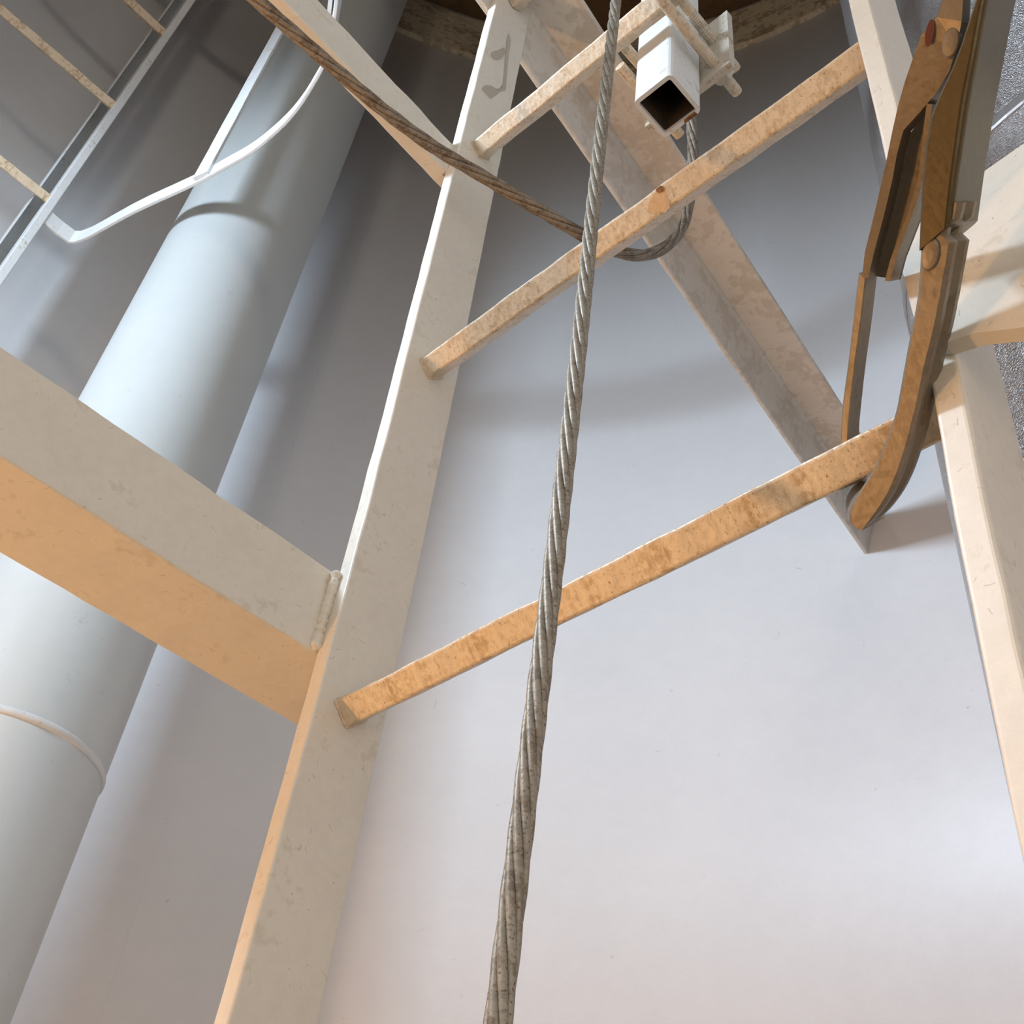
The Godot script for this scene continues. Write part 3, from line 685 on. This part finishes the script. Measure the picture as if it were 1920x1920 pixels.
# ------------------------------------------------------------------ snap hook
func hook() -> void:
	var t := thing("snap_hook", "yellow-zinc steel snap hook with sprung gate, clipped round the lower rung", "hook", BODY_INNER[0])
	var n := HOOK_NORMAL
	# body: I-shaped bar, front rim, recessed web, back rim
	var rings := []
	var cnt := BODY_INNER.size()
	for i in cnt:
		var l: Vector3 = BODY_INNER[i]
		var r: Vector3 = BODY_OUTER[i]
		var w := (r - l)
		var e := w.normalized()
		if i == 3 or i == 4:
			r -= e * 0.0032        # notch below the housing
		var s := clampf(w.length() / 0.009, 0.15, 1.0)
		var ins := 0.0022 * s
		var b := 0.0011 * s
		rings.append(PackedVector3Array([l - n * b, l + e * b, r - e * b * 1.4, r - n * b * 1.2, r - n * 0.0046, r - e * ins - n * 0.0062, r - e * ins - n * 0.0112, r - n * 0.0128, r - n * 0.0160, r - e * b - n * 0.0170, l + e * b - n * 0.0170, l - n * 0.0160]))
	var body := put("body", loft(rings), M.hook, t)
	put("bend", loft([PackedVector3Array(BEND_A), PackedVector3Array(BEND_B), PackedVector3Array(BEND_C), PackedVector3Array(BEND_D)]), M.hook, body)
	# upper housing with a rounded shoulder
	rings = []
	for i in HOUSING_INNER.size():
		var l: Vector3 = HOUSING_INNER[i]
		var r: Vector3 = HOUSING_OUTER[i]
		var e := (r - l).normalized()
		var ring := PackedVector3Array([l - n * 0.001 + n * 0.0016, l + e * 0.001 + n * 0.0016])
		for q in 6:
			var an := PI * 0.5 * (1.0 - q / 5.0)
			ring.append(r - e * 0.0026 + n * (-0.001) + (e * cos(an) + n * sin(an)) * 0.0026)
		ring.append_array(PackedVector3Array([r - n * 0.0262, r - e * 0.0016 - n * 0.0275, l - n * 0.0275]))
		rings.append(ring)
	put("housing", loft(rings), M.housing, t)
	# lever of the gate: flat cheek, sunk channel, far flange
	var lever := put("lever", strip(LEVER_OUTER, LEVER_INNER, -n * 0.0075), M.hook, t)
	var low := []
	var low2 := []
	var fl := []
	var a := HOOK_ACROSS
	for i in LEVER_CHANNEL.size():
		low.append(LEVER_CHANNEL[i] - n * 0.0095 - a * 0.001)
		low2.append(LEVER_FLANGE[i] - n * 0.0095)
		fl.append(LEVER_FLANGE[i] - a * 0.0019)
	put("channel_floor", strip(low, low2, -n * 0.0016), M.hook, lever)
	put("flange", strip(fl, LEVER_FLANGE, -n * 0.0110), M.hook, lever)
	# gate bar behind the rung
	rings = []
	for i in GATE_OUTER.size():
		var l: Vector3 = GATE_OUTER[i]
		var r: Vector3 = GATE_INNER[i]
		var e := (r - l).normalized()
		rings.append(PackedVector3Array([l - n * 0.0007, l + e * 0.0007, r - e * 0.0005, r - n * 0.0005, r + e * 0.0002 - n * 0.0102, r - e * 0.0006 - n * 0.0108, l - n * 0.0108]))
	put("gate", loft(rings), M.hook, t)
	# rivets
	for i in 2:
		var c: Vector3 = HOOK_MARKS[i]
		var rr := 0.0040 if i == 0 else 0.0036
		var r0 := []
		for h in [[-0.002, 1.0], [0.0006, 1.0], [0.0011, 0.86], [0.0013, 0.4]]:
			var ring := PackedVector3Array()
			for q in 18:
				ring.append(c + n * float(h[0]) + (HOOK_ACROSS * cos(TAU * q / 18) * 0.75 + HOOK_ALONG * sin(TAU * q / 18) * 1.35) * rr * float(h[1]))
			r0.append(ring)
		put("rivet", loft(r0), M.hook, t, false)
	var c2: Vector3 = HOOK_MARKS[2]
	var red := []
	for q in 14:
		red.append(c2 + n * 0.0001 + (HOOK_ACROSS * cos(TAU * q / 14) * 0.0014 + HOOK_ALONG * sin(TAU * q / 14) * 0.0042))
	put("paint_mark", plate(red, n * 0.0003), M.red, t, false, "dark red paint mark")

# ------------------------------------------------------------------ far things
func vertical_pipe() -> void:
	var c := Vector2(-0.749, -0.068)
	var r := 0.1079
	var t := thing("vertical_pipe", "large white painted vertical pipe standing in front of the round wall", "pipe", Vector3(c.x, -1.8, c.y))
	put("barrel", lathe([Vector2(r, -1.8), Vector2(r, 2.92), Vector2(0, 2.92), Vector2(0, -1.8)], c, 96, false), M.pipe, t, true)
	var pr := []
	for i in 9:
		var a := PI * i / 8.0
		pr.append(Vector2(r - 0.0006 + sin(a) * 0.0030, 0.2500 - cos(a) * 0.0052))
	put("weld_seam", lathe(pr, c, 96), M.cage, t)

func caged_ladder() -> void:
	var t := thing("caged_ladder", "far ladder on the left with a white hooped safety cage, beside the large pipe", "ladder", Vector3(-0.9, -1.8, 0.37))
	var zr := 0.1905
	for z in [zr, 0.555]:
		var st := put("stile", bar(rrect(-0.0068, 0.0068, -0.021, 0.021, 0.0015), Vector3(-0.915, -1.8, z), Vector3(-0.915, 2.92, z), Vector3(0, 0, 1), Vector3.RIGHT, 40, 0.0008), M.cage, t)
		var s := 1.0 if z < 0.3 else -1.0
		put("web", bar(rrect(0.0, 0.0255, -0.001, 0.001, 0.0004), Vector3(-0.968, -1.8, z), Vector3(-0.968, 2.92, z), Vector3(0, 0, s), Vector3.RIGHT), M.cage, st)
		put("back_flange", bar(rrect(-0.0068, -0.0048, -0.054, -0.021, 0.0004), Vector3(-0.915, -1.8, z), Vector3(-0.915, 2.92, z), Vector3(0, 0, s), Vector3.RIGHT), M.cage, st)
		put("lip", bar(rrect(0.0240, 0.0255, -0.054, -0.012, 0.0004), Vector3(-0.915, -1.8, z), Vector3(-0.915, 2.92, z), Vector3(0, 0, s), Vector3.RIGHT), M.cage, st)
	var sec := rung_section(0.0155)
	for y in [0.60, 0.90, 1.2025, 1.510, 1.803, 2.10, 2.40]:
		put("rung", bar(sec, Vector3(-0.910, y, zr), Vector3(-0.905, y, 0.555), Vector3.RIGHT, Vector3.UP, 24, 0.0012), M.far_rung, t)
	for y in [1.137, 2.05]:
		var pts := [Vector3(-0.898, y, 0.186), Vector3(-0.9005, y, 0.160), Vector3(-0.900, y, 0.138), Vector3(-0.870, y, 0.123), Vector3(-0.768, y, 0.0985), Vector3(-0.645, y, 0.0630), Vector3(-0.5927, y, 0.050), Vector3(-0.541, y, 0.039), Vector3(-0.480, y, 0.0345), Vector3(-0.430, y, 0.037), Vector3(-0.387, y, 0.0445), Vector3(-0.345, y, 0.056), Vector3(-0.300, y, 0.080), Vector3(-0.265, y, 0.108)]
		for i in 9:
			var a := lerpf(-1.0, 1.0, i / 8.0) * 0.95
			pts.append(Vector3(-0.470 + cos(a) * 0.285, y, 0.3725 + sin(a) * 0.268))
		for i in 14:
			var q: Vector3 = pts[13 - i]
			pts.append(Vector3(q.x, y, 0.745 - q.z))
		var rings := []
		for f in curve_frames(pts, 0.012):
			var tan: Vector3 = (f[1] as Vector3).cross(f[2])
			var side := Vector3.UP.cross(tan).normalized()
			var ring := PackedVector3Array()
			for s in rrect(-0.0028, 0.0028, 0.0, 0.031, 0.0012, 2):
				ring.append(f[0] + side * (s.x + 0.0008 * wob.get_noise_3dv(f[0] * 300.0)) + Vector3.UP * s.y)
			rings.append(ring)
		put("cage_hoop", loft(rings), M.cage, t)
	for q in [[-0.632, 0.0655, 0.28], [-0.285, 0.098, -0.6], [-0.192, 0.3725, 1.57], [-0.285, 0.647, 0.6], [-0.632, 0.6795, -0.28]]:
		var dx := Vector3(cos(q[2]), 0, -sin(q[2]))
		var dz := Vector3(-dx.z, 0, dx.x)
		put("cage_bar", bar(rrect(-0.014, 0.014, -0.0026, 0.0026, 0.001), Vector3(q[0], 1.140, q[1]), Vector3(q[0], 2.75, q[1]), dx, dz, 20, 0.0008), M.cage, t)

func duct() -> void:
	var c := Vector2(0.40, -0.47)
	var r := 0.2237
	var t := thing("insulated_duct", "silver embossed-aluminium clad round duct behind the snap hook", "duct", Vector3(c.x, -1.8, c.y))
	put("cladding", lathe([Vector2(r, -1.8), Vector2(r, 2.92), Vector2(0, 2.92), Vector2(0, -1.8)], c, 96, false), M.embossed, t, true)
	for y in [-0.35, 0.5735, 1.5]:
		put("joint_band", lathe([Vector2(r - 0.002, y - 0.007), Vector2(r + 0.0010, y - 0.007), Vector2(r + 0.0022, y - 0.005), Vector2(r + 0.0022, y + 0.006), Vector2(r + 0.0012, y + 0.007), Vector2(r - 0.002, y + 0.007)], c, 96), M.sheet, t)

func _ready() -> void:
	wob.seed = 3
	wob.frequency = 0.02
	view()
	make_materials()
	lights()
	shaft()
	near_ladder()
	vertical_pipe()
	caged_ladder()
	duct()
	post_and_clamp()
	ropes()
	hook()
